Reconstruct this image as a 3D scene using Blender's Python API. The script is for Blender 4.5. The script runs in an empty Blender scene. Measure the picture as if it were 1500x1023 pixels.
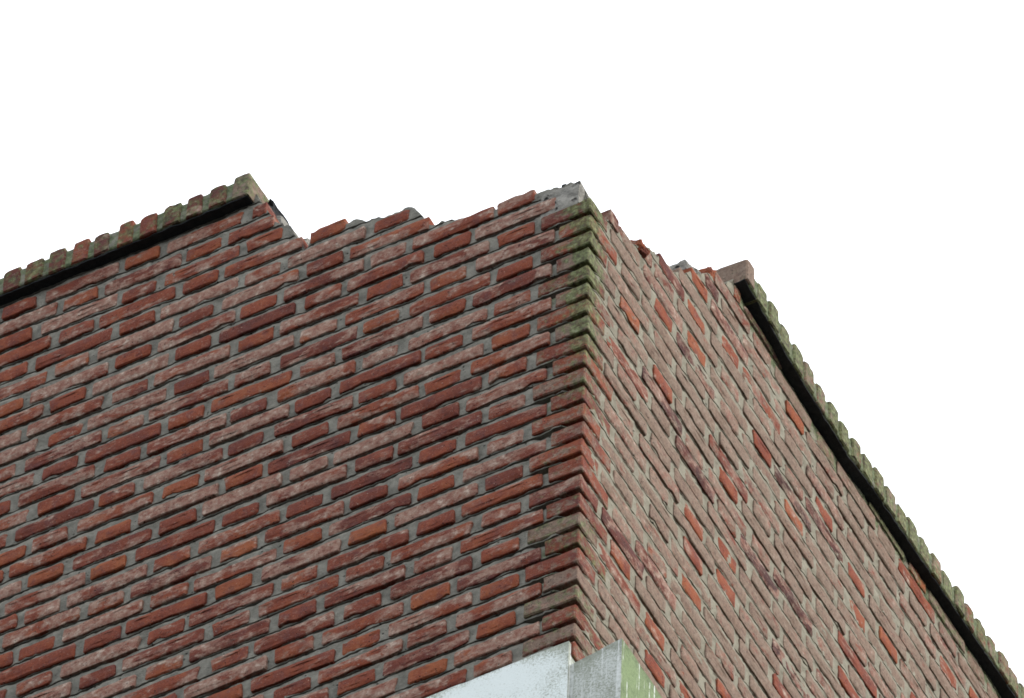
import bpy, bmesh, math, random
from mathutils import Matrix, Vector, noise

scene = bpy.context.scene
COL = scene.collection
RND = random.Random(7)

# ------------------------------------------------------------------ camera
H = 0.062026                      # height of one brick course with its bed joint
GROUND_Z = -16.05
cam_d = bpy.data.cameras.new("camera")
cam = bpy.data.objects.new("camera", cam_d)
COL.objects.link(cam)
r_ = Vector((0.8828292, 0.4687233, 0.0301844))
u_ = Vector((0.3538321, -0.7059453, 0.6135505))
f_ = Vector((-0.3088939, 0.5309801, 0.7890784))
C_ = Vector((5.2897057, -9.4137408, -14.4537201))
m = Matrix.Identity(4)
for i in range(3):
    m[i][0], m[i][1], m[i][2], m[i][3] = r_[i], u_[i], -f_[i], C_[i]
cam.matrix_world = m
cam_d.sensor_width = 36.0
cam_d.lens = 282.62
cam_d.clip_start = 0.1
cam_d.clip_end = 3000.0
scene.camera = cam
scene.cycles.filter_width = 1.75      # the photograph is a little soft

# ------------------------------------------------------------------ sky, sun, exposure
SUN_EL, SUN_AZ = math.radians(27), math.radians(10)     # azimuth from +X towards +Y
world = bpy.data.worlds.new("World")
scene.world = world
world.use_nodes = True
nt = world.node_tree
nt.nodes.clear()
wo = nt.nodes.new("ShaderNodeOutputWorld")
bg = nt.nodes.new("ShaderNodeBackground")
sky = nt.nodes.new("ShaderNodeTexSky")
sky.sky_type = 'NISHITA'
sky.sun_disc = False
sky.sun_elevation = SUN_EL
sky.sun_rotation = math.pi / 2 - SUN_AZ
sky.air_density = 1.0
sky.dust_density = 4.0
sky.ozone_density = 1.0
mixw = nt.nodes.new("ShaderNodeMix")                   # cloud cover: an even white layer before the blue
mixw.data_type = 'RGBA'
mixw.inputs[0].default_value = 0.86
mixw.inputs[7].default_value = (9.2, 9.5, 9.9, 1)
nt.links.new(sky.outputs[0], mixw.inputs[6])
nt.links.new(mixw.outputs[2], bg.inputs[0])
bg.inputs[1].default_value = 0.11
nt.links.new(bg.outputs[0], wo.inputs[0])

sun_d = bpy.data.lights.new("sun", 'SUN')
sun_d.energy = 1.3
sun_d.angle = math.radians(30)
sun_d.color = (1.0, 0.95, 0.88)
sun = bpy.data.objects.new("sun", sun_d)
COL.objects.link(sun)
sd = Vector((math.cos(SUN_EL) * math.cos(SUN_AZ), math.cos(SUN_EL) * math.sin(SUN_AZ), math.sin(SUN_EL)))
sun.rotation_euler = sd.to_track_quat('Z', 'Y').to_euler()
sun.location = sd * 40

vs = scene.view_settings
vs.view_transform = 'Standard'
vs.look = 'None'
vs.exposure = 1.24
vs.gamma = 1.0
vs.use_curve_mapping = False

# ------------------------------------------------------------------ material helpers
class NT:
    def __init__(self, name):
        self.mat = bpy.data.materials.new(name)
        self.mat.use_nodes = True
        self.t = self.mat.node_tree
        self.t.nodes.clear()
        self.out = self.t.nodes.new("ShaderNodeOutputMaterial")
        self.b = self.t.nodes.new("ShaderNodeBsdfPrincipled")
        self.t.links.new(self.b.outputs[0], self.out.inputs[0])
        self.b.inputs["Roughness"].default_value = 0.92
        self.b.inputs["Specular IOR Level"].default_value = 0.2
        self.pos = self.t.nodes.new("ShaderNodeNewGeometry").outputs["Position"]

    def link(self, a, b):
        if isinstance(a, (int, float)):
            b.default_value = a
        elif isinstance(a, tuple):
            b.default_value = a if len(a) == 4 else (*a, 1)
        else:
            self.t.links.new(a, b)

    def scaled(self, sx, sy, sz, off=(0, 0, 0), src=None):
        n = self.t.nodes.new("ShaderNodeMapping")
        n.inputs["Scale"].default_value = (sx, sy, sz)
        n.inputs["Location"].default_value = off
        self.link(src or self.pos, n.inputs[0])
        return n.outputs[0]

    def noise(self, scale, detail=4, rough=0.6, vec=None, dist=0.0):
        n = self.t.nodes.new("ShaderNodeTexNoise")
        n.inputs["Scale"].default_value = scale
        n.inputs["Detail"].default_value = detail
        n.inputs["Roughness"].default_value = rough
        n.inputs["Distortion"].default_value = dist
        self.link(vec or self.pos, n.inputs["Vector"])
        return n.outputs["Fac"]

    def voro(self, scale, vec=None):
        n = self.t.nodes.new("ShaderNodeTexVoronoi")
        n.inputs["Scale"].default_value = scale
        self.link(vec or self.pos, n.inputs["Vector"])
        return n.outputs["Distance"]

    def math(self, op, a, b=0.0, c=0.0):
        n = self.t.nodes.new("ShaderNodeMath")
        n.operation = op
        for v, i in zip((a, b, c), n.inputs):
            self.link(v, i)
        return n.outputs[0]

    def step(self, v, lo, hi):
        n = self.t.nodes.new("ShaderNodeMapRange")
        n.interpolation_type = 'SMOOTHSTEP'
        self.link(v, n.inputs[0])
        self.link(lo, n.inputs[1])
        self.link(hi, n.inputs[2])
        return n.outputs[0]

    def mix(self, f, a, b):
        n = self.t.nodes.new("ShaderNodeMix")
        n.data_type = 'RGBA'
        self.link(f, n.inputs[0])
        self.link(a, n.inputs[6])
        self.link(b, n.inputs[7])
        return n.outputs[2]

    def ramp(self, f, stops):
        n = self.t.nodes.new("ShaderNodeValToRGB")
        e = n.color_ramp.elements
        while len(e) < len(stops):
            e.new(0.5)
        for k, (p, c) in zip(e, stops):
            k.position = p
            k.color = (*c, 1)
        self.link(f, n.inputs[0])
        return n.outputs[0]

    def bump(self, h, strength, dist):
        n = self.t.nodes.new("ShaderNodeBump")
        n.inputs["Strength"].default_value = strength
        n.inputs["Distance"].default_value = dist
        self.link(h, n.inputs["Height"])
        self.t.links.new(n.outputs[0], self.b.inputs["Normal"])

    def attr(self, name):
        n = self.t.nodes.new("ShaderNodeAttribute")
        n.attribute_name = name
        return n.outputs["Fac"]

    def objcol(self):
        n = self.t.nodes.new("ShaderNodeObjectInfo")
        s = self.t.nodes.new("ShaderNodeSeparateColor")
        self.t.links.new(n.outputs["Color"], s.inputs[0])
        return s.outputs[0], s.outputs[1], s.outputs[2], n.outputs["Alpha"], n.outputs["Random"]

    def color(self, c, albedo=0.54):
        n = self.t.nodes.new("ShaderNodeVectorMath")
        n.operation = 'SCALE'
        self.link(c, n.inputs[0])
        n.inputs["Scale"].default_value = albedo
        self.link(n.outputs[0], self.b.inputs["Base Color"])
        return self.mat


def brick_material():
    # object colour carries: R = firing tone, G = moss, B = pale lime skin, A = grey weathering
    n = NT("fired_brick")
    tone, moss, pale, grey, rnd = n.objcol()
    big = n.noise(22, 3, 0.55)
    t = n.math('ADD', tone, n.math('MULTIPLY', n.math('SUBTRACT', big, 0.5), 0.9))
    base = n.ramp(t, [(0.0, (0.080, 0.031, 0.028)), (0.35, (0.175, 0.043, 0.028)),
                      (0.68, (0.29, 0.068, 0.032)), (1.0, (0.40, 0.118, 0.045))])
    # cloudy purple stains of the firing
    purp = n.step(n.noise(26, 5, 0.65, n.scaled(1, 1, 1, (3, 1, 7))), 0.50, 0.66)
    base = n.mix(n.math('MULTIPLY', purp, 0.45), base, (0.145, 0.062, 0.066))
    # pale skin in patches, drawn out along the courses
    sk = n.math('ADD', n.math('MULTIPLY', n.noise(13, 3, 0.5, n.scaled(0.8, 0.8, 1.6, (11, 4, 2)), 0.8), 0.62),
                n.math('MULTIPLY', n.noise(75, 7, 0.72, n.scaled(0.6, 0.6, 1.4, (1, 4, 6)), 0.6), 0.38))
    thr = n.math('SUBTRACT', 0.685, n.math('MULTIPLY', pale, 0.32))
    skm = n.step(sk, n.math('SUBTRACT', thr, 0.045), n.math('ADD', thr, 0.055))
    pc = n.ramp(n.noise(48, 6, 0.7), [(0.32, (0.27, 0.105, 0.076)), (0.46, (0.36, 0.19, 0.142)), (0.57, (0.47, 0.325, 0.255)), (0.67, (0.70, 0.585, 0.485))])
    base = n.mix(n.math('MULTIPLY', skm, 0.92), base, pc)
    # buff mortar smear / weathering
    gm = n.step(n.noise(30, 7, 0.72, n.scaled(1, 1, 1.3, (5, 9, 1))), n.math('SUBTRACT', 0.80, n.math('MULTIPLY', grey, 0.56)),
                n.math('SUBTRACT', 0.92, n.math('MULTIPLY', grey, 0.56)))
    base = n.mix(n.math('MULTIPLY', gm, 0.82), base, n.ramp(n.noise(85, 5, 0.7), [(0.28, (0.165, 0.118, 0.088)), (0.5, (0.275, 0.208, 0.158)), (0.72, (0.38, 0.30, 0.23))]))
    # lime specks
    sp = n.step(n.noise(170, 3, 0.6), 0.66, 0.72)
    base = n.mix(n.math('MULTIPLY', sp, 0.6), base, (0.60, 0.47, 0.38))
    # grit
    gt = n.noise(135, 6, 0.75, n.scaled(1, 1, 1.2, (4, 4, 8)))
    base = n.mix(n.math('MULTIPLY', n.step(gt, 0.54, 0.66), 0.8), base, n.mix(0.6, base, (0.045, 0.028, 0.027)))
    base = n.mix(n.math('MULTIPLY', n.math('SUBTRACT', 1.0, n.step(gt, 0.32, 0.46)), 0.26), base, (0.55, 0.40, 0.33))
    # fine grain
    gr = n.noise(420, 3, 0.7)
    base = n.mix(n.step(gr, 0.52, 0.75), base, n.mix(0.55, base, (0.05, 0.03, 0.028)))
    # pits
    v = n.voro(105, n.scaled(1, 1, 1.4))
    pm = n.step(n.noise(38, 3, 0.6, n.scaled(1, 1, 1, (2, 8, 5))), 0.50, 0.58)
    pit = n.math('MULTIPLY', n.math('SUBTRACT', 1.0, n.step(v, 0.10, 0.26)), pm)
    base = n.mix(n.math('MULTIPLY', pit, 0.9), base, (0.025, 0.018, 0.016))
    # moss and algae, rooted in the arris at the top of the corner
    sx = n.t.nodes.new("ShaderNodeSeparateXYZ")
    n.link(n.pos, sx.inputs[0])
    reach = n.math('ADD', n.math('MAXIMUM', n.math('MULTIPLY', sx.outputs[0], -1.0), sx.outputs[1]),
                   n.math('MULTIPLY', n.math('SUBTRACT', n.noise(28, 4, 0.6), 0.5), 0.16))
    near = n.math('SUBTRACT', 1.0, n.step(reach, 0.015, 0.12))
    high = n.step(n.math('ADD', sx.outputs[2], n.math('MULTIPLY', n.math('SUBTRACT', n.noise(6, 3), 0.5), 0.7)), -1.05, -0.22)
    moss = n.math('MAXIMUM', moss, n.math('MULTIPLY', n.math('MULTIPLY', near, n.math('ADD', n.math('MULTIPLY', high, 0.75), 0.2)), 1.0))
    mn = n.noise(48, 6, 0.65, n.scaled(1, 1, 1, (1, 2, 9)))
    mthr = n.math('SUBTRACT', 0.85, n.math('MULTIPLY', moss, 0.60))
    mm = n.math('MULTIPLY', n.step(mn, n.math('SUBTRACT', mthr, 0.10), n.math('ADD', mthr, 0.14)), n.step(moss, 0.0, 0.12))
    mc = n.ramp(n.noise(90, 4, 0.6), [(0.33, (0.035, 0.04, 0.026)), (0.47, (0.12, 0.15, 0.065)), (0.57, (0.20, 0.26, 0.10)), (0.70, (0.36, 0.42, 0.27))])
    base = n.mix(n.math('MULTIPLY', mm, 0.8), base, mc)
    h = n.math('ADD', n.math('MULTIPLY', n.noise(110, 8, 0.75), 0.8), n.math('MULTIPLY', pit, -1.2))
    h = n.math('ADD', h, n.math('MULTIPLY', n.noise(260, 4, 0.6), 0.35))
    n.bump(h, 0.75, 0.004)
    return n.color(base)


def mortar_material():
    n = NT("lime_mortar")
    moss = n.attr("moss")
    warm = n.attr("warm")
    a = n.noise(30, 6, 0.65)
    cool = n.ramp(a, [(0.28, (0.13, 0.127, 0.112)), (0.5, (0.25, 0.244, 0.214)), (0.7, (0.38, 0.368, 0.318))])
    wc = n.ramp(a, [(0.3, (0.225, 0.21, 0.158)), (0.5, (0.345, 0.325, 0.253)), (0.7, (0.43, 0.405, 0.32))])
    base = n.mix(warm, cool, wc)
    base = n.mix(n.step(n.noise(300, 3, 0.7), 0.55, 0.75), base, n.mix(0.5, base, (0.09, 0.085, 0.075)))
    hole = n.math('MULTIPLY', n.math('SUBTRACT', 1.0, n.step(n.voro(70), 0.12, 0.25)), n.step(n.noise(20, 3), 0.52, 0.6))
    base = n.mix(n.math('MULTIPLY', hole, 0.8), base, (0.05, 0.05, 0.045))
    mn = n.noise(40, 6, 0.65, n.scaled(1, 1, 1, (1, 2, 9)))
    thr = n.math('SUBTRACT', 0.85, n.math('MULTIPLY', moss, 0.6))
    mm = n.math('MULTIPLY', n.step(mn, n.math('SUBTRACT', thr, 0.1), n.math('ADD', thr, 0.12)), n.step(moss, 0.0, 0.12))
    mc = n.ramp(n.noise(100, 4, 0.6), [(0.35, (0.07, 0.10, 0.045)), (0.5, (0.15, 0.195, 0.085)), (0.7, (0.27, 0.33, 0.18))])
    base = n.mix(n.math('MULTIPLY', mm, 0.85), base, mc)
    h = n.math('ADD', n.noise(90, 8, 0.7), n.math('MULTIPLY', hole, -1.2))
    n.bump(h, 0.9, 0.006)
    return n.color(base)


def rubble_material():
    n = NT("rubble_mortar")
    a = n.noise(36, 8, 0.75)
    base = n.ramp(a, [(0.3, (0.19, 0.187, 0.17)), (0.46, (0.36, 0.35, 0.315)), (0.58, (0.47, 0.455, 0.41)), (0.72, (0.58, 0.56, 0.50))])
    st = n.voro(62, n.scaled(1, 1, 1, (3, 2, 1)))
    base = n.mix(n.math('MULTIPLY', n.math('SUBTRACT', 1.0, n.step(st, 0.16, 0.24)), 0.7), base, (0.50, 0.48, 0.44))
    hole = n.math('MULTIPLY', n.math('SUBTRACT', 1.0, n.step(n.voro(38, n.scaled(1, 1, 1, (1, 5, 2))), 0.27, 0.40)), n.step(n.noise(22, 3), 0.50, 0.58))
    base = n.mix(n.math('MULTIPLY', hole, 0.92), base, (0.018, 0.018, 0.02))
    n.bump(n.math('ADD', a, n.math('MULTIPLY', hole, -1.5)), 1.0, 0.012)
    return n.color(base)


def paint_material(name, streaky, white, under, thr, drip=0.58):
    n = NT(name)
    fine = n.noise(210, 6, 0.8)
    broad = n.noise(9, 4, 0.6, n.scaled(1, 1, 0.6))
    f = n.math('ADD', n.math('MULTIPLY', fine, 0.78), n.math('MULTIPLY', broad, 0.42))
    moss_edge = n.attr("moss")
    f = n.math('ADD', f, n.math('MULTIPLY', moss_edge, 0.35))
    m1 = n.step(f, thr, thr + 0.17)
    uc = n.ramp(n.noise(75, 8, 0.75), [(0.3, under[0]), (0.65, under[1])])
    base = n.mix(m1, white, uc)
    if streaky:
        s = n.noise(95, 1, 0.5, n.scaled(1, 1, 0.02, (0.023, 0.06, 0)))
        wob = n.noise(14, 3, 0.6)
        sm = n.step(n.math('ADD', s, n.math('MULTIPLY', n.math('SUBTRACT', wob, 0.5), 0.18)), drip, drip + 0.035)
        base = n.mix(n.math('MULTIPLY', sm, n.step(n.noise(45, 5, 0.7), 0.36, 0.6)), base, (0.88, 0.93, 0.91))
    n.bump(n.math('ADD', fine, n.math('MULTIPLY', m1, -0.25)), 0.45, 0.003)
    n.b.inputs["Roughness"].default_value = 0.8
    return n.color(base, 0.54 if streaky else 0.66)


def plain_material(name, c0, c1, scale):
    n = NT(name)
    a = n.noise(scale, 6, 0.65)
    n.bump(a, 0.5, 0.01)
    return n.color(n.ramp(a, [(0.3, c0), (0.7, c1)]), 1.0)


def far_brick_material():
    n = NT("far_brickwork")
    bt = n.t.nodes.new("ShaderNodeTexBrick")
    # x + y runs along either wall
    sx = n.t.nodes.new("ShaderNodeSeparateXYZ")
    n.link(n.pos, sx.inputs[0])
    cb = n.t.nodes.new("ShaderNodeCombineXYZ")
    n.link(n.math('ADD', sx.outputs[0], sx.outputs[1]), cb.inputs[0])
    n.link(sx.outputs[2], cb.inputs[1])
    n.link(cb.outputs[0], bt.inputs["Vector"])
    bt.inputs["Scale"].default_value = 1.0
    bt.inputs["Brick Width"].default_value = 0.222
    bt.inputs["Row Height"].default_value = H
    bt.inputs["Mortar Size"].default_value = 0.008
    bt.inputs["Color1"].default_value = (0.30, 0.075, 0.045, 1)
    bt.inputs["Color2"].default_value = (0.40, 0.22, 0.18, 1)
    bt.inputs["Mortar"].default_value = (0.32, 0.31, 0.28, 1)
    return n.color(bt.outputs[0])


M_BRICK = brick_material()
M_MORTAR = mortar_material()
M_RUBBLE = rubble_material()
M_PAINT = paint_material("white_masonry_paint", False, (0.85, 0.93, 0.92), ((0.22, 0.25, 0.18), (0.52, 0.56, 0.50)), 0.605)
M_PAINT_GREY = paint_material("worn_masonry_paint", True, (0.74, 0.79, 0.76), ((0.24, 0.27, 0.20), (0.50, 0.54, 0.47)), 0.49, 0.565)
M_PAINT_GREEN = paint_material("algae_masonry_paint", True, (0.26, 0.36, 0.17), ((0.10, 0.15, 0.06), (0.24, 0.32, 0.16)), 0.50, 0.62)
M_GROUND = plain_material("asphalt", (0.016, 0.017, 0.016), (0.03, 0.031, 0.029), 2.0)
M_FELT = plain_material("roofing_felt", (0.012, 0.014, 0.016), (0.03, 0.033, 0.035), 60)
M_FAR = far_brick_material()

# ------------------------------------------------------------------ object helpers
def link_mesh(name, me, mat=None, parent=None, kind=None):
    if mat is not None and not me.materials:
        me.materials.append(mat)
    o = bpy.data.objects.new(name, me)
    COL.objects.link(o)
    if parent is not None:
        o.parent = parent
    if kind:
        o["kind"] = kind
    return o


def mesh_from(name, verts, faces, smooth=True):
    me = bpy.data.meshes.new(name)
    me.from_pydata([tuple(v) for v in verts], [], faces)
    if smooth:
        me.polygons.foreach_set("use_smooth", [True] * len(me.polygons))
    me.update()
    return me


def lerp_table(tab, x):
    if x <= tab[0][0]:
        return tab[0][1]
    for (x0, y0), (x1, y1) in zip(tab, tab[1:]):
        if x <= x1:
            return y0 + (y1 - y0) * (x - x0) / (x1 - x0 + 1e-12)
    return tab[-1][1]


def sstep(x, a, b):
    t = min(1, max(0, (x - a) / (b - a)))
    return t * t * (3 - 2 * t)

# wall coordinates: s = distance from the corner along the wall, z = height, d = depth into the wall
LEFT, RIGHT = 0, 1
def P(face, s, z, d):
    return Vector((-s, d, z)) if face == LEFT else Vector((-d, s, z))

def course_z(face, s, k):
    """Height of bed line k (0 at the top of the corner brick); old courses run a little out of true."""
    wav = 0.03 * math.sin(s * 5.1 + k * 0.7 + face) + 0.02 * math.sin(s * 11 + k * 2.1)
    if face == LEFT:
        k = k + 0.30 * min(s, 2.2) / 1.6 * (k - 4) / 12
    return -H * (k + wav * sstep(s, 0.1, 0.5))

# bed line of the coping underside, measured course numbers
SOFFIT = {LEFT: [(0.0, -8.03), (0.9, -8.05), (1.2, -8.05), (1.6, -8.08), (3, -8.1)],
          RIGHT: [(0.0, -7.85), (0.7, -7.82), (0.94, -7.13), (1.24, -6.92), (1.38, -7.30), (1.71, -7.66), (2.11, -8.20), (2.6, -8.5), (4, -8.5)]}
COPING_START = {LEFT: 0.903, RIGHT: 0.695}
def soffit_z(face, s):
    return course_z(face, s, lerp_table(SOFFIT[face], s)) if face == LEFT else -H * lerp_table(SOFFIT[face], s)

# top of the broken mortar core, in course numbers
BROKEN = {LEFT: [(0.0, 0.25), (0.022, 0.1), (0.032, -1.05), (0.05, -1.22), (0.085, -1.2), (0.10, -1.36), (0.136, -1.45), (0.16, -1.35),
                 (0.25, -1.5), (0.27, -1.45), (0.34, -1.8), (0.40, -2.05), (0.43, -2.3), (0.445, -3.0), (0.465, -3.65), (0.48, -3.8), (0.57, -3.85),
                 (0.60, -4.1), (0.632, -4.5), (0.65, -4.3), (0.74, -4.3), (0.748, -3.75), (0.756, -3.8), (0.765, -4.5), (0.785, -4.9), (0.80, -5.75),
                 (0.83, -6.1), (0.85, -6.6), (0.868, -7.4), (0.885, -8.0), (0.90, -8.5), (5, -8.5)],
          RIGHT: [(0.0, 0.25), (0.04, 0.2), (0.075, 0.15), (0.09, -0.15), (0.125, -0.25), (0.20, -0.8), (0.225, -1.15), (0.24, -1.55), (0.28, -2.1),
                  (0.30, -2.3), (0.345, -2.4), (0.406, -3.0), (0.45, -3.75), (0.48, -4.4), (0.53, -5.2), (0.56, -5.9), (0.59, -6.3), (0.62, -6.5), (0.66, -7.0), (0.69, -7.7), (0.71, -8.5), (5, -8.5)]}
# first s at which a facing brick of that course still stands
FIRST = {LEFT: {-7: 0.866, -6: 0.842, -5: 0.80, -4: 0.645, -3: 0.478, -2: 0.42, -1: 0.145, 0: 0.095},
         RIGHT: {-7: 0.70, -6: 0.60, -5: 0.555, -4: 0.485, -3: 0.43, -2: 0.33, -1: 0.235, 0: 0.09}}
WALL_LEN = {LEFT: 2.5, RIGHT: 3.4}
K_BOTTOM = 34
WALL_T = 0.215

# ------------------------------------------------------------------ the ground
bm = bmesh.new()
bmesh.ops.create_grid(bm, x_segments=20, y_segments=20, size=900)
me = bpy.data.meshes.new("ground")
bm.to_mesh(me)
bm.free()
g = link_mesh("ground", me, M_GROUND, kind="structure")
g.location = (0, 0, GROUND_Z)

# ------------------------------------------------------------------ the building
building = bpy.data.objects.new("brick_building", None)
COL.objects.link(building)
building["label"] = "red brick building corner with its parapet broken away above the corner"
building["category"] = "building"
# (the Empty stays at the corner's foot on the ground)
building.location = (0, 0, GROUND_Z)
BASE = Vector((0, 0, -GROUND_Z))           # children are modelled from the corner's top
def part(name, me, mat, parent=None, kind=None):
    o = link_mesh(name, me, mat, parent or building, kind)
    if parent is None:
        o.location = BASE
    return o

def moss_at(face, s, k):
    """how much moss and algae grow there: at the corner's top and under the coping"""
    a = (1 - sstep(s, 0.03, 0.17)) * (1 - sstep(k, 3, 16)) * 0.36
    a = max(a, (1 - sstep(s, 0.0, 0.06)) * 0.30, (1 - sstep(s, 0.09, 0.16)) * 0.42 if face == LEFT else 0)
    a = max(a, (1 - sstep(s, 0.02, 0.2)) * sstep(k, 23, 26) * 0.6)
    if face == RIGHT:
        a = max(a, (1 - sstep(s, 0.02, 0.15)) * (1 - sstep(k, 8, 24)) * 0.7)
    top = lerp_table(SOFFIT[face], s)
    if s > 0.7:
        w = 0.7 if face == RIGHT else 0.25
        a = max(a, (1 - sstep(k - top, 0.4, 2.2)) * w)
    return a

FRAC = (0.0, 0.2, 0.45, 0.66, 0.72, 0.82, 0.92, 0.985)      # heights within one course; the bed joint is the last fifth
K_TOP = -9
def core_wall(face):
    ds = 0.0085
    s0 = 0.024 if face == LEFT else 0.021
    ns = int((WALL_LEN[face] - s0) / ds)
    zb = -H * K_BOTTOM
    verts, faces, moss = [], [], []
    levels = [(k, f) for k in range(K_BOTTOM - 1, K_TOP, -1) for f in FRAC]
    nb = 7
    per = len(levels) + nb + 1
    for i in range(ns + 1):
        s = s0 + ds * i
        kt = lerp_table(BROKEN[face], s)
        zt = course_z(face, s, kt)
        covered = s > COPING_START[face] + 0.012
        if covered:
            zt = soffit_z(face, s) + 0.004
        else:
            zt += 0.010 * noise.noise((s * 60, face * 9, 1.7)) + 0.006 * noise.noise((s * 170, face * 5, 4.7))
        q = 1 - sstep(s, 0.075, 0.135) if face == LEFT else 1 - sstep(s, 0.022, 0.045)
        for k, f in levels:
            z = min(course_z(face, s, k - f), zt)
            # bed joints stand a little back from the bricks and are washed out deeper just under the brick above
            if face == LEFT:
                struck = 0.0058 if f < 0.9 else (0.0066 if f < 0.95 else 0.0150)
            else:
                struck = 0.0035 if f < 0.93 else 0.0110
            p = P(face, s, z, 0)
            d = struck + q * ((0.022 if f >= 0.72 else 0.020 * (1 - sstep(s, 0.03, 0.06))) if face == LEFT else 0.014)
            d += 0.0035 * noise.noise(p * 21) + 0.0026 * noise.noise(p * 75) + 0.0016 * noise.noise(p * 190)
            d = max(d, 0.0015)
            verts.append(P(face, s, z, d))
            moss.append(moss_at(face, s, -z / H))
        for b in range(nb):
            t = (b + 1) / nb
            d = 0.012 + (WALL_T - 0.012) * t
            z = zt
            if not covered:
                z += 0.016 * noise.noise((s * 35, d * 35, 3.1 + face)) - 0.01 * t
            verts.append(P(face, s, z, d))
            moss.append(0.3)
        verts.append(P(face, s, zb, WALL_T))
        moss.append(0)
    for i in range(ns):
        for j in range(per - 1):
            a = i * per + j
            f = (a, a + 1, a + per + 1, a + per)
            faces.append(f if face == LEFT else f[::-1])
    cap0 = tuple(range(per))
    cap1 = tuple(ns * per + j for j in range(per))
    faces.append(cap0[::-1] if face == LEFT else cap0)
    faces.append(cap1 if face == LEFT else cap1[::-1])
    me = mesh_from("wall", verts, faces)
    at = me.attributes.new("moss", 'FLOAT', 'POINT')
    at.data.foreach_set("value", moss)
    at = me.attributes.new("warm", 'FLOAT', 'POINT')
    at.data.foreach_set("value", [0.15 if face == LEFT else 1.0] * len(verts))
    o = part("wall", me, M_MORTAR)
    me.set_sharp_from_angle(angle=math.radians(60))
    o["label"] = ("left wall of red brick in grey joints" if face == LEFT else "right wall of pale brick in buff joints")
    return o

walls = {f: core_wall(f) for f in (LEFT, RIGHT)}

# lower part of the building, below what the photograph shows, and its flat roof behind the parapet
def box_mesh(name, lo, hi):
    x0, y0, z0 = lo
    x1, y1, z1 = hi
    v = [(x0, y0, z0), (x1, y0, z0), (x1, y1, z0), (x0, y1, z0), (x0, y0, z1), (x1, y0, z1), (x1, y1, z1), (x0, y1, z1)]
    f = [(0, 3, 2, 1), (4, 5, 6, 7), (0, 1, 5, 4), (1, 2, 6, 5), (2, 3, 7, 6), (3, 0, 4, 7)]
    return mesh_from(name, v, f, False)

part("lower_storeys", box_mesh("lower_storeys", (-6.0, 0.012, GROUND_Z), (-0.012, 7.0, -H * K_BOTTOM + 0.01)), M_FAR)
part("upper_wall", box_mesh("upper_wall", (-6.0, 0.012, -H * K_BOTTOM + 0.02), (-2.49, 0.2, 0.49)), M_FAR)
part("upper_wall", box_mesh("upper_wall", (-0.2, 3.39, -H * K_BOTTOM + 0.02), (-0.012, 7.0, 0.52)), M_FAR)
part("roof", box_mesh("roof", (-5.9, 0.18, -1.0), (-0.18, 6.9, -0.8)), M_FELT)

# ------------------------------------------------------------------ brick meshes
def outline(L, h, rng, seg, jit):
    """irregular rectangle outline, anticlockwise seen from the front (x right, z up)"""
    pts = []
    r = rng.uniform(0.002, 0.0055)
    nx = max(2, round(L / seg))
    def jj(a): return rng.uniform(-a, a)
    for i in range(nx + 1):
        t = i / nx
        x = -L / 2 + L * t
        if i == 0: x += r * rng.uniform(0.5, 1.4)
        if i == nx: x -= r * rng.uniform(0.5, 1.4)
        pts.append((x, -h / 2 + jj(jit)))
    pts.append((L / 2 + jj(jit), -h / 2 + r + jj(jit)))
    pts.append((L / 2 + jj(jit), h / 2 - r + jj(jit)))
    for i in range(nx, -1, -1):
        t = i / nx
        x = -L / 2 + L * t
        if i == 0: x += r * rng.uniform(0.5, 1.6)
        if i == nx: x -= r * rng.uniform(0.5, 1.6)
        pts.append((x, h / 2 + jj(jit)))
    pts.append((-L / 2 + jj(jit), h / 2 - r + jj(jit)))
    pts.append((-L / 2 + jj(jit), -h / 2 + r + jj(jit)))
    # now and then a knocked-off corner or a bite out of the edge
    if rng.random() < 0.45:
        i = rng.randrange(len(pts))
        x, z = pts[i]
        pts[i] = (x * rng.uniform(0.86, 0.95), z * rng.uniform(0.55, 0.85))
    return pts

def facing_brick(name, L, h, depth, rng, seg=0.03, jit=0.0015):
    pts = outline(L, h, rng, seg, jit)
    n = len(pts)
    bev = rng.uniform(0.0012, 0.003)
    tilt_x, tilt_z = rng.uniform(-0.012, 0.012), rng.uniform(-0.03, 0.03)
    verts = []
    def ring(inset, y, tj):
        for x, z in pts:
            kx = max(0, 1 - inset / (L / 2))
            kz = max(0, 1 - inset / (h / 2))
            X, Z = x * kx, z * kz
            verts.append((X, y + tilt_x * X + tilt_z * Z + rng.uniform(-tj, tj), Z))
    ring(0, depth, 0)                       # back
    ring(0, bev, 0.0006)                    # arris
    ring(bev * 0.9, 0.0005, 0.0008)         # face edge
    ring(h * 0.28, -0.0006, 0.0016)         # inside of the face
    faces = []
    for r in range(3):
        for i in range(n):
            j = (i + 1) % n
            faces.append((r * n + i, r * n + j, (r + 1) * n + j, (r + 1) * n + i))
    faces.append(tuple(3 * n + i for i in range(n)))
    faces.append(tuple(reversed(range(n))))
    me = mesh_from(name, verts, faces)
    me.set_sharp_from_angle(angle=math.radians(28))
    me.materials.append(M_BRICK)
    return me

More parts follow.
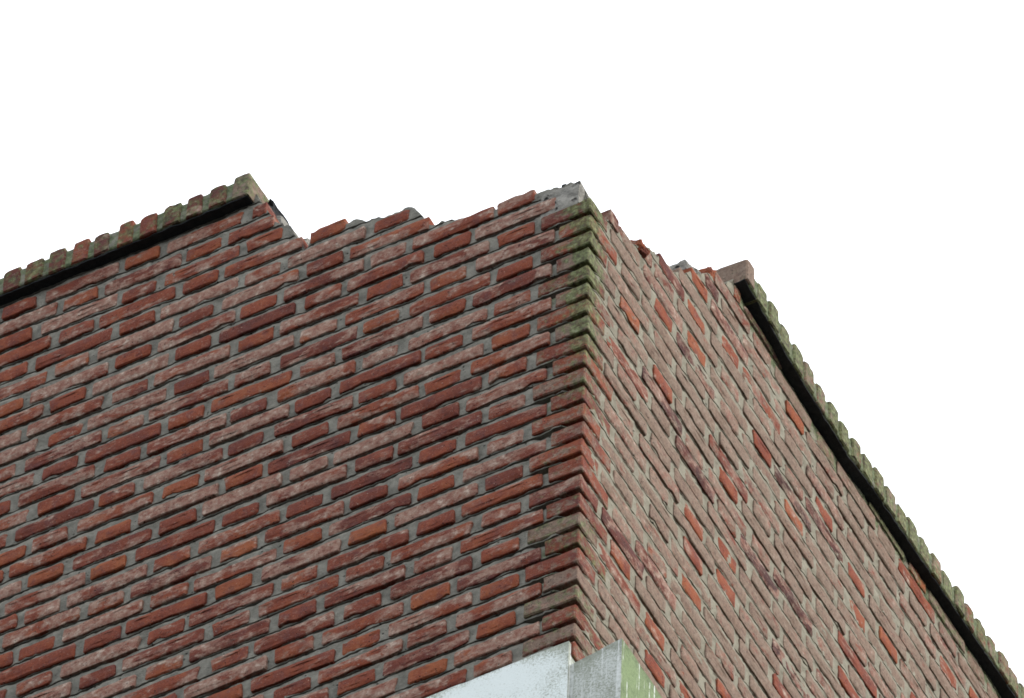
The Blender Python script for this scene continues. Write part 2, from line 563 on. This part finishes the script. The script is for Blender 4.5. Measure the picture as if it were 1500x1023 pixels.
def block_brick(name, lx, ly, h, rng):
    """corner brick: worn block seen on two faces, its arris at the origin's x = lx/2, y = -ly/2"""
    bm = bmesh.new()
    bmesh.ops.create_cube(bm, size=1)
    for v in bm.verts:
        v.co = Vector((v.co.x * lx, v.co.y * ly, v.co.z * h))
    bmesh.ops.bevel(bm, geom=list(bm.edges), offset=rng.uniform(0.0018, 0.0035), segments=1, affect='EDGES')
    long_e = [e for e in bm.edges if e.calc_length() > 0.03]
    bmesh.ops.subdivide_edges(bm, edges=long_e, cuts=4, use_grid_fill=True)
    off = Vector((rng.random() * 50, rng.random() * 50, rng.random() * 50))
    for v in bm.verts:
        nv = noise.noise_vector(v.co * 22 + off)
        n2 = noise.noise_vector(v.co * 70 + off)
        v.co += Vector((nv.x * 0.0022, nv.y * 0.0022, nv.z * 0.0028)) + n2 * 0.0012
    bmesh.ops.recalc_face_normals(bm, faces=list(bm.faces))
    me = bpy.data.meshes.new(name)
    bm.to_mesh(me)
    bm.free()
    me.polygons.foreach_set("use_smooth", [True] * len(me.polygons))
    me.set_sharp_from_angle(angle=math.radians(30))
    me.materials.append(M_BRICK)
    return me

L_STR, L_HEAD, BH = 0.2035, 0.093, 0.0425
rng = random.Random(11)
stretchers = [facing_brick("stretcher_brick", L_STR, BH, 0.095, rng) for _ in range(22)]
headers = [facing_brick("header_brick", L_HEAD, BH, 0.19, rng, 0.024) for _ in range(18)]
corner_long_left = [block_brick("corner_brick", 0.128, 0.082, 0.0455, rng) for _ in range(7)]
corner_long_right = [block_brick("corner_brick", 0.082, 0.128, 0.0455, rng) for _ in range(7)]

def in_view(p):
    d = p - C_
    z = d.dot(f_)
    x = 750 + 11775.8 * d.dot(r_) / z
    y = 511.5 - 11775.8 * d.dot(u_) / z
    return -45 < x < 1545 and y < 1060

def tone_for(face, header, s, k, rnd):
    if face == LEFT:
        if header:
            tone = rnd.choice((0.48, 0.56, 0.66, 0.74, 0.86, 0.6, 0.7))
            pale = rnd.choice((0.1, 0.2, 0.3, 0.4, 0.55, 0.45, 0.7))
        else:
            tone = rnd.choice((0.42, 0.48, 0.55, 0.6, 0.66, 0.74))
            pale = rnd.choice((0.3, 0.5, 0.6, 0.65, 0.75, 0.9, 0.55))
        grey = rnd.choice((0, 0, 0.05, 0.15, 0.3, 0.45))
        grey += 0.5 * (1 - sstep(s, 0.08, 0.2))
    else:
        x = rnd.random()
        if header and x < 0.40:
            tone, pale, grey = rnd.uniform(0.65, 1.0), rnd.uniform(0.1, 0.5), rnd.uniform(0.2, 0.5)
        elif x < 0.13:
            tone, pale, grey = rnd.uniform(0.5, 0.85), rnd.uniform(0.35, 0.65), rnd.uniform(0.25, 0.6)
        elif x < 0.24:
            tone, pale, grey = rnd.uniform(0.0, 0.3), rnd.uniform(0.4, 0.7), rnd.uniform(0.4, 0.65)
        else:
            tone, pale, grey = rnd.uniform(0.4, 0.7), rnd.uniform(0.6, 0.95), rnd.uniform(0.65, 1.0)
    moss = moss_at(face, s, k)
    moss *= rnd.uniform(0.75, 1.1)
    return (min(1, max(0, tone + rnd.uniform(-0.06, 0.06))), min(1, moss), pale, min(1, grey))

extra = {LEFT: [], RIGHT: []}             # bricks out of the picture: joined below
PERIOD = {LEFT: 0.334, RIGHT: 0.334 * 0.9788}
OFFS = {LEFT: -0.0232, RIGHT: -0.0197}

def put_brick(face, mesh, name, s_c, zc, length, full, hh, tint, rnd, d=0.0):
    o = bpy.data.objects.new(name, mesh)
    sc = Matrix.Diagonal((length / full, 1, hh / BH, 1))
    rot = Matrix.Rotation(0 if face == LEFT else math.pi / 2, 4, 'Z')
    tilt = Matrix.Rotation(rnd.uniform(-0.012, 0.012), 4, 'Y')
    M = Matrix.Translation(P(face, s_c, zc, d)) @ rot @ tilt @ sc
    if in_view(M.translation):
        COL.objects.link(o)
        o.parent = walls[face]
        o.matrix_local = M
        o.color = tint
    else:
        bpy.data.objects.remove(o)
        extra[face].append((mesh, M))

rnd = random.Random(23)
for face in (LEFT, RIGHT):
    per, off = PERIOD[face], OFFS[face]
    scale = per / 0.334
    for k in range(-7, K_BOTTOM - 1):
        odd = k % 2 != 0
        # headers of odd courses sit at 217 mm on the left face and at 50 mm on the right face, even courses the other way round
        h0 = 0.217 if (odd == (face == LEFT)) else 0.050
        items = []
        for n_ in range(-1, 12):
            c = (h0 + 0.334 * n_) * scale + off
            items.append((c, L_HEAD * scale, True))
            items.append((c + 0.167 * scale, L_STR * scale, False))
        corner_end = 0.128 if h0 > 0.1 else 0.082
        for c, L, is_h in items:
            L *= rnd.uniform(0.965, 1.02) * (1.0 if face == LEFT else 0.975)
            c += rnd.uniform(-0.004, 0.004)
            lo, hi = c - L / 2, c + L / 2
            if k >= 1:
                lim = corner_end + 0.012
            else:
                lim = FIRST[face][k]
            if hi > WALL_LEN[face] - 0.02:
                continue
            if lo < lim - 0.006:
                if hi - lim < 0.028 or (k >= 1 and lo < corner_end - 0.05):
                    continue
                lo = lim
            L = hi - lo
            c = (lo + hi) / 2
            zb = course_z(face, c, k) + 0.0015 + rnd.uniform(-0.0012, 0.0012)
            hh = (BH if face == LEFT else 0.0475) * rnd.uniform(0.95, 1.05)
            if c > COPING_START[face] - 0.05:
                room = soffit_z(face, c) - 0.002 - zb
                if room < 0.012:
                    continue
                hh = min(hh, room)
            mesh = rnd.choice(headers if is_h else stretchers)
            full = L_HEAD if is_h else L_STR
            put_brick(face, mesh, "header_brick" if is_h else "stretcher_brick", c, zb + hh / 2, L, full, hh,
                      tone_for(face, is_h, c, k, rnd), rnd, rnd.uniform(-0.002, 0.0025))

# corner bricks, seen on both walls
for k in range(1, K_BOTTOM - 1):
    odd = k % 2 != 0
    lx, ly = (0.128, 0.082) if odd else (0.082, 0.128)
    mesh = rnd.choice(corner_long_left if odd else corner_long_right)
    z = -H * k + 0.003 + 0.0455 / 2
    if k >= 27:
        continue
    o = bpy.data.objects.new("corner_brick", mesh)
    COL.objects.link(o)
    o.parent = walls[LEFT]
    o.location = (-lx / 2 + rnd.uniform(-0.003, 0.0015), ly / 2 + rnd.uniform(-0.0015, 0.003), z)
    o.rotation_euler = (rnd.uniform(-0.01, 0.01), rnd.uniform(-0.01, 0.01), rnd.uniform(-0.02, 0.02))
    t = tone_for(LEFT, not odd, 0.04, k, rnd)
    o.color = (t[0] * 0.78, min(1, t[1] * rnd.choice((0.6, 0.75, 0.9, 1.1, 1.3))), t[2] * 0.6, min(0.78, t[3] * 1.1))
    if k in (7, 13, 15):
        o.color = (0.72, max(0.35, o.color[1] * 0.8), 0.3, 0.58)

def join(name, items, parent, mat):
    bm = bmesh.new()
    for mesh, M in items:
        t = mesh.copy()
        t.transform(M)
        bm.from_mesh(t)
        bpy.data.meshes.remove(t)
    me = bpy.data.meshes.new(name)
    bm.to_mesh(me)
    bm.free()
    me.polygons.foreach_set("use_smooth", [True] * len(me.polygons))
    me.set_sharp_from_angle(angle=math.radians(28))
    o = link_mesh(name, me, mat, parent, "stuff")
    return o

for face in (LEFT, RIGHT):
    o = join("brickwork", extra[face], walls[face], M_BRICK)
    o.color = (0.55, 0.0, 0.5, 0.2) if face == LEFT else (0.5, 0.0, 0.8, 0.6)

# ------------------------------------------------------------------ coping of bricks on edge
COP_H, COP_W, COP_P = 0.080, 0.046, 0.0618
OVER = {LEFT: 0.024, RIGHT: 0.030}
def coping_mesh(rng):
    """brick on edge: 46 wide, 83 high, 215 deep, its weathered top edge rounded"""
    w, h, L = COP_W * rng.uniform(0.95, 1.06), COP_H, 0.235
    prof = [(-w / 2, rng.uniform(-0.0035, 0.001)), (w / 2, rng.uniform(-0.0035, 0.001)), (w / 2, h * 0.86), (w * 0.43, h * rng.uniform(0.94, 0.99)), (w * 0.1, h * rng.uniform(0.97, 1.03)),
            (-w * 0.2, h * rng.uniform(0.96, 1.03)), (-w * 0.45, h * rng.uniform(0.91, 0.99)), (-w / 2, h * 0.85)]
    ys = [0.004, 0.07, 0.15, L]
    verts = []
    n = len(prof)
    cx, cz = 0, h / 2
    for x, z in prof:                                   # face edge, drawn in
        verts.append((x * 0.86, rng.uniform(-0.001, 0.001), cz + (z - cz) * 0.93))
    for y in ys:
        for x, z in prof:
            verts.append((x + rng.uniform(-0.001, 0.001), y, z + (rng.uniform(-0.003, 0.003) if z > h * 0.6 else 0)))
    faces = []
    for r in range(len(ys)):
        for i in range(n):
            j = (i + 1) % n
            faces.append((r * n + i, (r + 1) * n + i, (r + 1) * n + j, r * n + j))
    faces.append(tuple(range(n)))
    faces.append(tuple(reversed([len(ys) * n + i for i in range(n)])))
    bm = bmesh.new()
    vs_ = [bm.verts.new(v) for v in verts]
    for f in faces:
        bm.faces.new([vs_[i] for i in f])
    bmesh.ops.recalc_face_normals(bm, faces=list(bm.faces))
    me = bpy.data.meshes.new("coping_brick")
    bm.to_mesh(me)
    bm.free()
    me.materials.append(M_BRICK)
    return me

cop_meshes = [coping_mesh(rng) for _ in range(12)]

def coping(face):
    start, end = COPING_START[face], WALL_LEN[face]
    over = OVER[face]
    # bedding mortar between the bricks
    verts, faces, moss = [], [], []
    ds = 0.0103
    s0 = start + 0.006
    ns = int((end - s0) / ds)
    ring_n = 0
    for i in range(ns + 1):
        s = s0 + ds * i
        z0 = soffit_z(face, s) + 0.0025
        rowp = []
        for j in range(8):                              # front, bottom to top
            z = z0 + (COP_H - 0.009) * j / 7
            p = P(face, s, z, 0)
            d = -over + 0.0015 + 0.003 * noise.noise(p * 40) + 0.002 * noise.noise(p * 120) + (0.005 if j == 7 else 0)
            rowp.append((z, d))
        for j in range(1, 5):
            d = -over + 0.26 * j / 5 * 0.9
            rowp.append((z0 + COP_H - 0.010 + 0.008 * noise.noise((s * 30, d * 30, 2)), d))
        rowp.append((z0 + 0.001, 0.20))
        ring_n = len(rowp)
        for j, (z, d) in enumerate(rowp):
            verts.append(P(face, s, z, d))
            moss.append(0.7 if face == LEFT else 0.8)
    for i in range(ns):
        for j in range(ring_n):
            a, b = i * ring_n + j, i * ring_n + (j + 1) % ring_n
            f = (a, b, b + ring_n, a + ring_n)
            faces.append(f if face == LEFT else f[::-1])
    c0, c1 = tuple(range(ring_n)), tuple(ns * ring_n + j for j in range(ring_n))
    faces.append(c0[::-1] if face == LEFT else c0)
    faces.append(c1 if face == LEFT else c1[::-1])
    me = mesh_from("coping", verts, faces)
    at = me.attributes.new("moss", 'FLOAT', 'POINT')
    at.data.foreach_set("value", moss)
    at = me.attributes.new("warm", 'FLOAT', 'POINT')
    at.data.foreach_set("value", [0.4] * len(verts))
    cop = part("coping", me, M_MORTAR)
    cop["label"] = "mossy coping of red bricks on edge" if face == LEFT else "green coping of bricks on edge over a dark underside"
    r2 = random.Random(5 + face)
    n = int((end - start) / COP_P)
    rot = Matrix.Rotation(0 if face == LEFT else math.pi / 2, 4, 'Z')
    for i in range(n):
        s = start + COP_W / 2 + i * COP_P + r2.uniform(-0.002, 0.002)
        M = Matrix.Translation(P(face, s, soffit_z(face, s) + 0.003 + r2.uniform(-0.001, 0.001), -over - 0.002 + r2.uniform(-0.003, 0.002))) @ rot
        M = M @ Matrix.Rotation(r2.uniform(-0.045, 0.045), 4, 'Y') @ Matrix.Diagonal((r2.uniform(0.92, 1.08), 1, r2.uniform(0.90, 1.05), 1))
        if not in_view(M.translation) and i > 3:
            M_out.append((face, r2.choice(cop_meshes), M))
            continue
        o = bpy.data.objects.new("coping_brick", r2.choice(cop_meshes))
        COL.objects.link(o)
        o.parent = cop
        o.matrix_local = M
        if face == LEFT:
            o.color = (r2.uniform(0.1, 0.7), r2.choice((0.45, 0.55, 0.62, 0.7, 0.85)), r2.uniform(0.0, 0.4), r2.uniform(0, 0.2))
        else:
            o.color = (r2.uniform(0.3, 0.6), r2.uniform(0.62, 0.92), r2.uniform(0.3, 0.6), r2.uniform(0.55, 0.85))
        if i == 0:
            o.color = (0.4, 0.3 if face == RIGHT else 0.6, 0.6, 1.0)
    out = [(m_, M) for f, m_, M in M_out if f == face]
    if out:
        o = join("coping_brickwork", out, cop, M_BRICK)
        o.color = (0.5, 0.6, 0.3, 0.2)
    return cop

def shade_strip(face):
    """added black strip for the shade under the coping, its uneven edge a little short of the front"""
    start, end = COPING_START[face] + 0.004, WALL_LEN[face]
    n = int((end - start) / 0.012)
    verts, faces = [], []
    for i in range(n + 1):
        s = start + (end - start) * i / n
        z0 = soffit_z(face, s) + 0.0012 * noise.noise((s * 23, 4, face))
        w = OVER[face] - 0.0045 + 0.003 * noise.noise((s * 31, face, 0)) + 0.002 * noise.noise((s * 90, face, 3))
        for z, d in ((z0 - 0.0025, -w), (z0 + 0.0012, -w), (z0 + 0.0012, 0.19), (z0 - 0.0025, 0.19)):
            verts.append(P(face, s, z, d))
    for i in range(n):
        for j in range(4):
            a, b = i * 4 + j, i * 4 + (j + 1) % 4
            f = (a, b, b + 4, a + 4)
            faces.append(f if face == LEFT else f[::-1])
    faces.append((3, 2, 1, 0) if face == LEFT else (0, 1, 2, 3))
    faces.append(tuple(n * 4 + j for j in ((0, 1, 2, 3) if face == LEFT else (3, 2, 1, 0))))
    part("soffit_shade_strip", mesh_from("soffit_shade_strip", verts, faces, False), M_FELT)  # felt black stands in for the coping's underside shade

M_out = []
cops = {f: coping(f) for f in (LEFT, RIGHT)}
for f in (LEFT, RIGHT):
    shade_strip(f)

# ------------------------------------------------------------------ rubble left on the break
def lump(name, size, seed, mat, at, rough=0.35, moss=0.0, col=None, rot=0.0, rnd_=0.35):
    bm = bmesh.new()
    bmesh.ops.create_cube(bm, size=1)
    bmesh.ops.subdivide_edges(bm, edges=list(bm.edges), cuts=6, use_grid_fill=True)
    o3 = Vector((seed * 3.7, seed * 1.3, seed * 7.1))
    for v in bm.verts:
        c = v.co.normalized() * 0.62
        v.co = v.co.lerp(c, rnd_)
        v.co += noise.noise_vector(v.co * 2.3 + o3) * rough * 0.5 + noise.noise_vector(v.co * 6 + o3) * rough * 0.22
        v.co = Vector((v.co.x * size[0], v.co.y * size[1], v.co.z * size[2]))
    me = bpy.data.meshes.new(name)
    bm.to_mesh(me)
    bm.free()
    for nm, val in (("moss", moss), ("warm", 0.3)):
        a = me.attributes.new(nm, 'FLOAT', 'POINT')
        a.data.foreach_set("value", [val] * len(me.vertices))
    o = part(name, me, mat)
    o.location = BASE + at
    o.rotation_euler = (rot * 0.5, rot * 0.3, rot)
    if col:
        o.color = col
    return o

def at(face, s, k, d):
    return P(face, s, -H * k, d)

lump("mortar_lump", (0.098, 0.11, 0.086), 1, M_RUBBLE, at(LEFT, 0.083, -0.45, 0.058), 0.085, 0.1, rnd_=0.03)
lump("mortar_lump", (0.06, 0.06, 0.03), 2, M_RUBBLE, at(LEFT, 0.105, -1.2, 0.045), 0.35, 0.0)
lump("mortar_lump", (0.07, 0.05, 0.035), 3, M_RUBBLE, at(LEFT, 0.135, -1.15, 0.04), 0.4)
lump("mortar_lump", (0.05, 0.05, 0.04), 4, M_RUBBLE, at(RIGHT, 0.105, -0.05, 0.05), 0.4, 0.2)
lump("mortar_lump", (0.06, 0.07, 0.06), 5, M_RUBBLE, at(RIGHT, 0.53, -5.15, 0.05), 0.3)
lump("mortar_lump", (0.05, 0.06, 0.05), 6, M_RUBBLE, at(RIGHT, 0.575, -5.95, 0.055), 0.3)
lump("mortar_lump", (0.05, 0.06, 0.045), 8, M_RUBBLE, at(RIGHT, 0.47, -4.0, 0.06), 0.5)
RED = (0.85, 0.0, 0.05, 0.0)
lump("broken_brick", (0.09, 0.055, 0.04), 9, M_BRICK, at(RIGHT, 0.262, -1.75, 0.055), 0.35, 0, RED, 0.2)
lump("broken_brick", (0.06, 0.03, 0.035), 10, M_BRICK, at(RIGHT, 0.245, -1.15, 0.02), 0.35, 0, RED, -0.2)
lump("broken_brick", (0.035, 0.03, 0.045), 11, M_BRICK, at(RIGHT, 0.60, -6.45, 0.02), 0.35, 0, RED)
lump("broken_brick", (0.05, 0.05, 0.045), 12, M_BRICK, at(RIGHT, 0.16, -0.5, 0.03), 0.35, 0, (0.6, 0, 0.5, 0.5))
lump("broken_brick", (0.06, 0.09, 0.04), 13, M_BRICK, at(LEFT, 0.40, -1.95, 0.07), 0.4, 0, (0.5, 0, 0.4, 0.5))
lump("mortar_lump", (0.035, 0.05, 0.04), 14, M_RUBBLE, at(LEFT, 0.642, -4.35, 0.05), 0.4)
lump("mortar_lump", (0.05, 0.09, 0.06), 15, M_RUBBLE, at(LEFT, 0.795, -5.1, 0.08), 0.2)
lump("mortar_lump", (0.05, 0.10, 0.08), 16, M_RUBBLE, at(LEFT, 0.866, -6.9, 0.08), 0.16)
lump("pebble", (0.011, 0.011, 0.011), 17, M_FELT, at(LEFT, 0.082, -1.52, 0.02), 0.2)
lump("felt_scrap", (0.03, 0.12, 0.05), 18, M_FELT, at(LEFT, 0.905, -8.9, 0.12), 0.5)

# ------------------------------------------------------------------ painted concrete bands below the brickwork
def band(name, quad_top, z_low, mat_front, mat_side, nx, label):
    """quad_top: plan corners (x, y, z) in order front-left, front-right, back-right, back-left"""
    verts, faces, moss, mats = [], [], [], []
    a, b, c, d = [Vector(v) for v in quad_top]
    def sheet(p, q, mi):
        base = len(verts)
        L = (q - p).length
        n = max(2, int(L / 0.02))
        nz = 26
        nrm = (q - p).cross(Vector((0, 0, 1))).normalized()
        for i in range(n + 1):
            t = i / n
            e = p.lerp(q, t)
            top = e.z + 0.0025 * noise.noise((L * t * 40, e.x * 3, 2)) + 0.0015 * noise.noise((L * t * 130, e.x, 5))
            for j in range(nz + 1):
                z = z_low + (top - z_low) * j / nz
                x = Vector((e.x, e.y, z))
                x += nrm * 0.0015 * noise.noise(x * 30) if 0 < i < n else Vector()
                verts.append(x)
                moss.append(0.26 * sstep(z, top - 0.03, top) + (0.17 * sstep(e.x, -0.075, -0.01) if nrm.y < -0.5 and e.x < 0 else 0))
        for i in range(n):
            for j in range(nz):
                k0 = base + i * (nz + 1) + j
                faces.append((k0, k0 + nz + 1, k0 + nz + 2, k0 + 1))
                mats.append(mi)
        return base, n, nz
    sheet(a, b, 0)
    sheet(b, c, 1)
    base = len(verts)
    for v in (a, b, c, d):
        verts.append(v + Vector((0, 0, -0.001)))
        moss.append(0.4)
    faces.append((base, base + 1, base + 2, base + 3))
    mats.append(0)
    for v in (a, b, c, d):
        verts.append(Vector((v.x, v.y, z_low)))
        moss.append(0)
    faces.append((base + 7, base + 6, base + 5, base + 4))
    mats.append(0)
    faces.append((base + 2, base + 3, base + 7, base + 6))
    faces.append((base + 3, base + 0, base + 4, base + 7))
    mats += [1, 1]
    me = mesh_from(name, verts, faces)
    me.materials.append(mat_front)
    me.materials.append(mat_side)
    me.polygons.foreach_set("material_index", mats)
    at_ = me.attributes.new("moss", 'FLOAT', 'POINT')
    at_.data.foreach_set("value", moss)
    o = part(name, me, None)
    o["label"] = label
    return o

ZA = -25.35 * H
band("painted_band", [(-2.4, -0.010, ZA - 0.03), (-0.0085, -0.010, ZA), (-0.0085, 0.05, ZA), (-2.4, 0.05, ZA)], -2.06,
     M_PAINT, M_PAINT_GREY, 40, "white painted band along the left wall")
band("painted_band", [(-0.02, 0.001, -26.45 * H), (0.112, 0.001, -26.05 * H), (0.112, 3.0, -26.05 * H), (-0.02, 3.0, -26.4 * H)], -2.06,
     M_PAINT_GREY, M_PAINT_GREEN, 40, "grey and green streaked band projecting from the right wall")
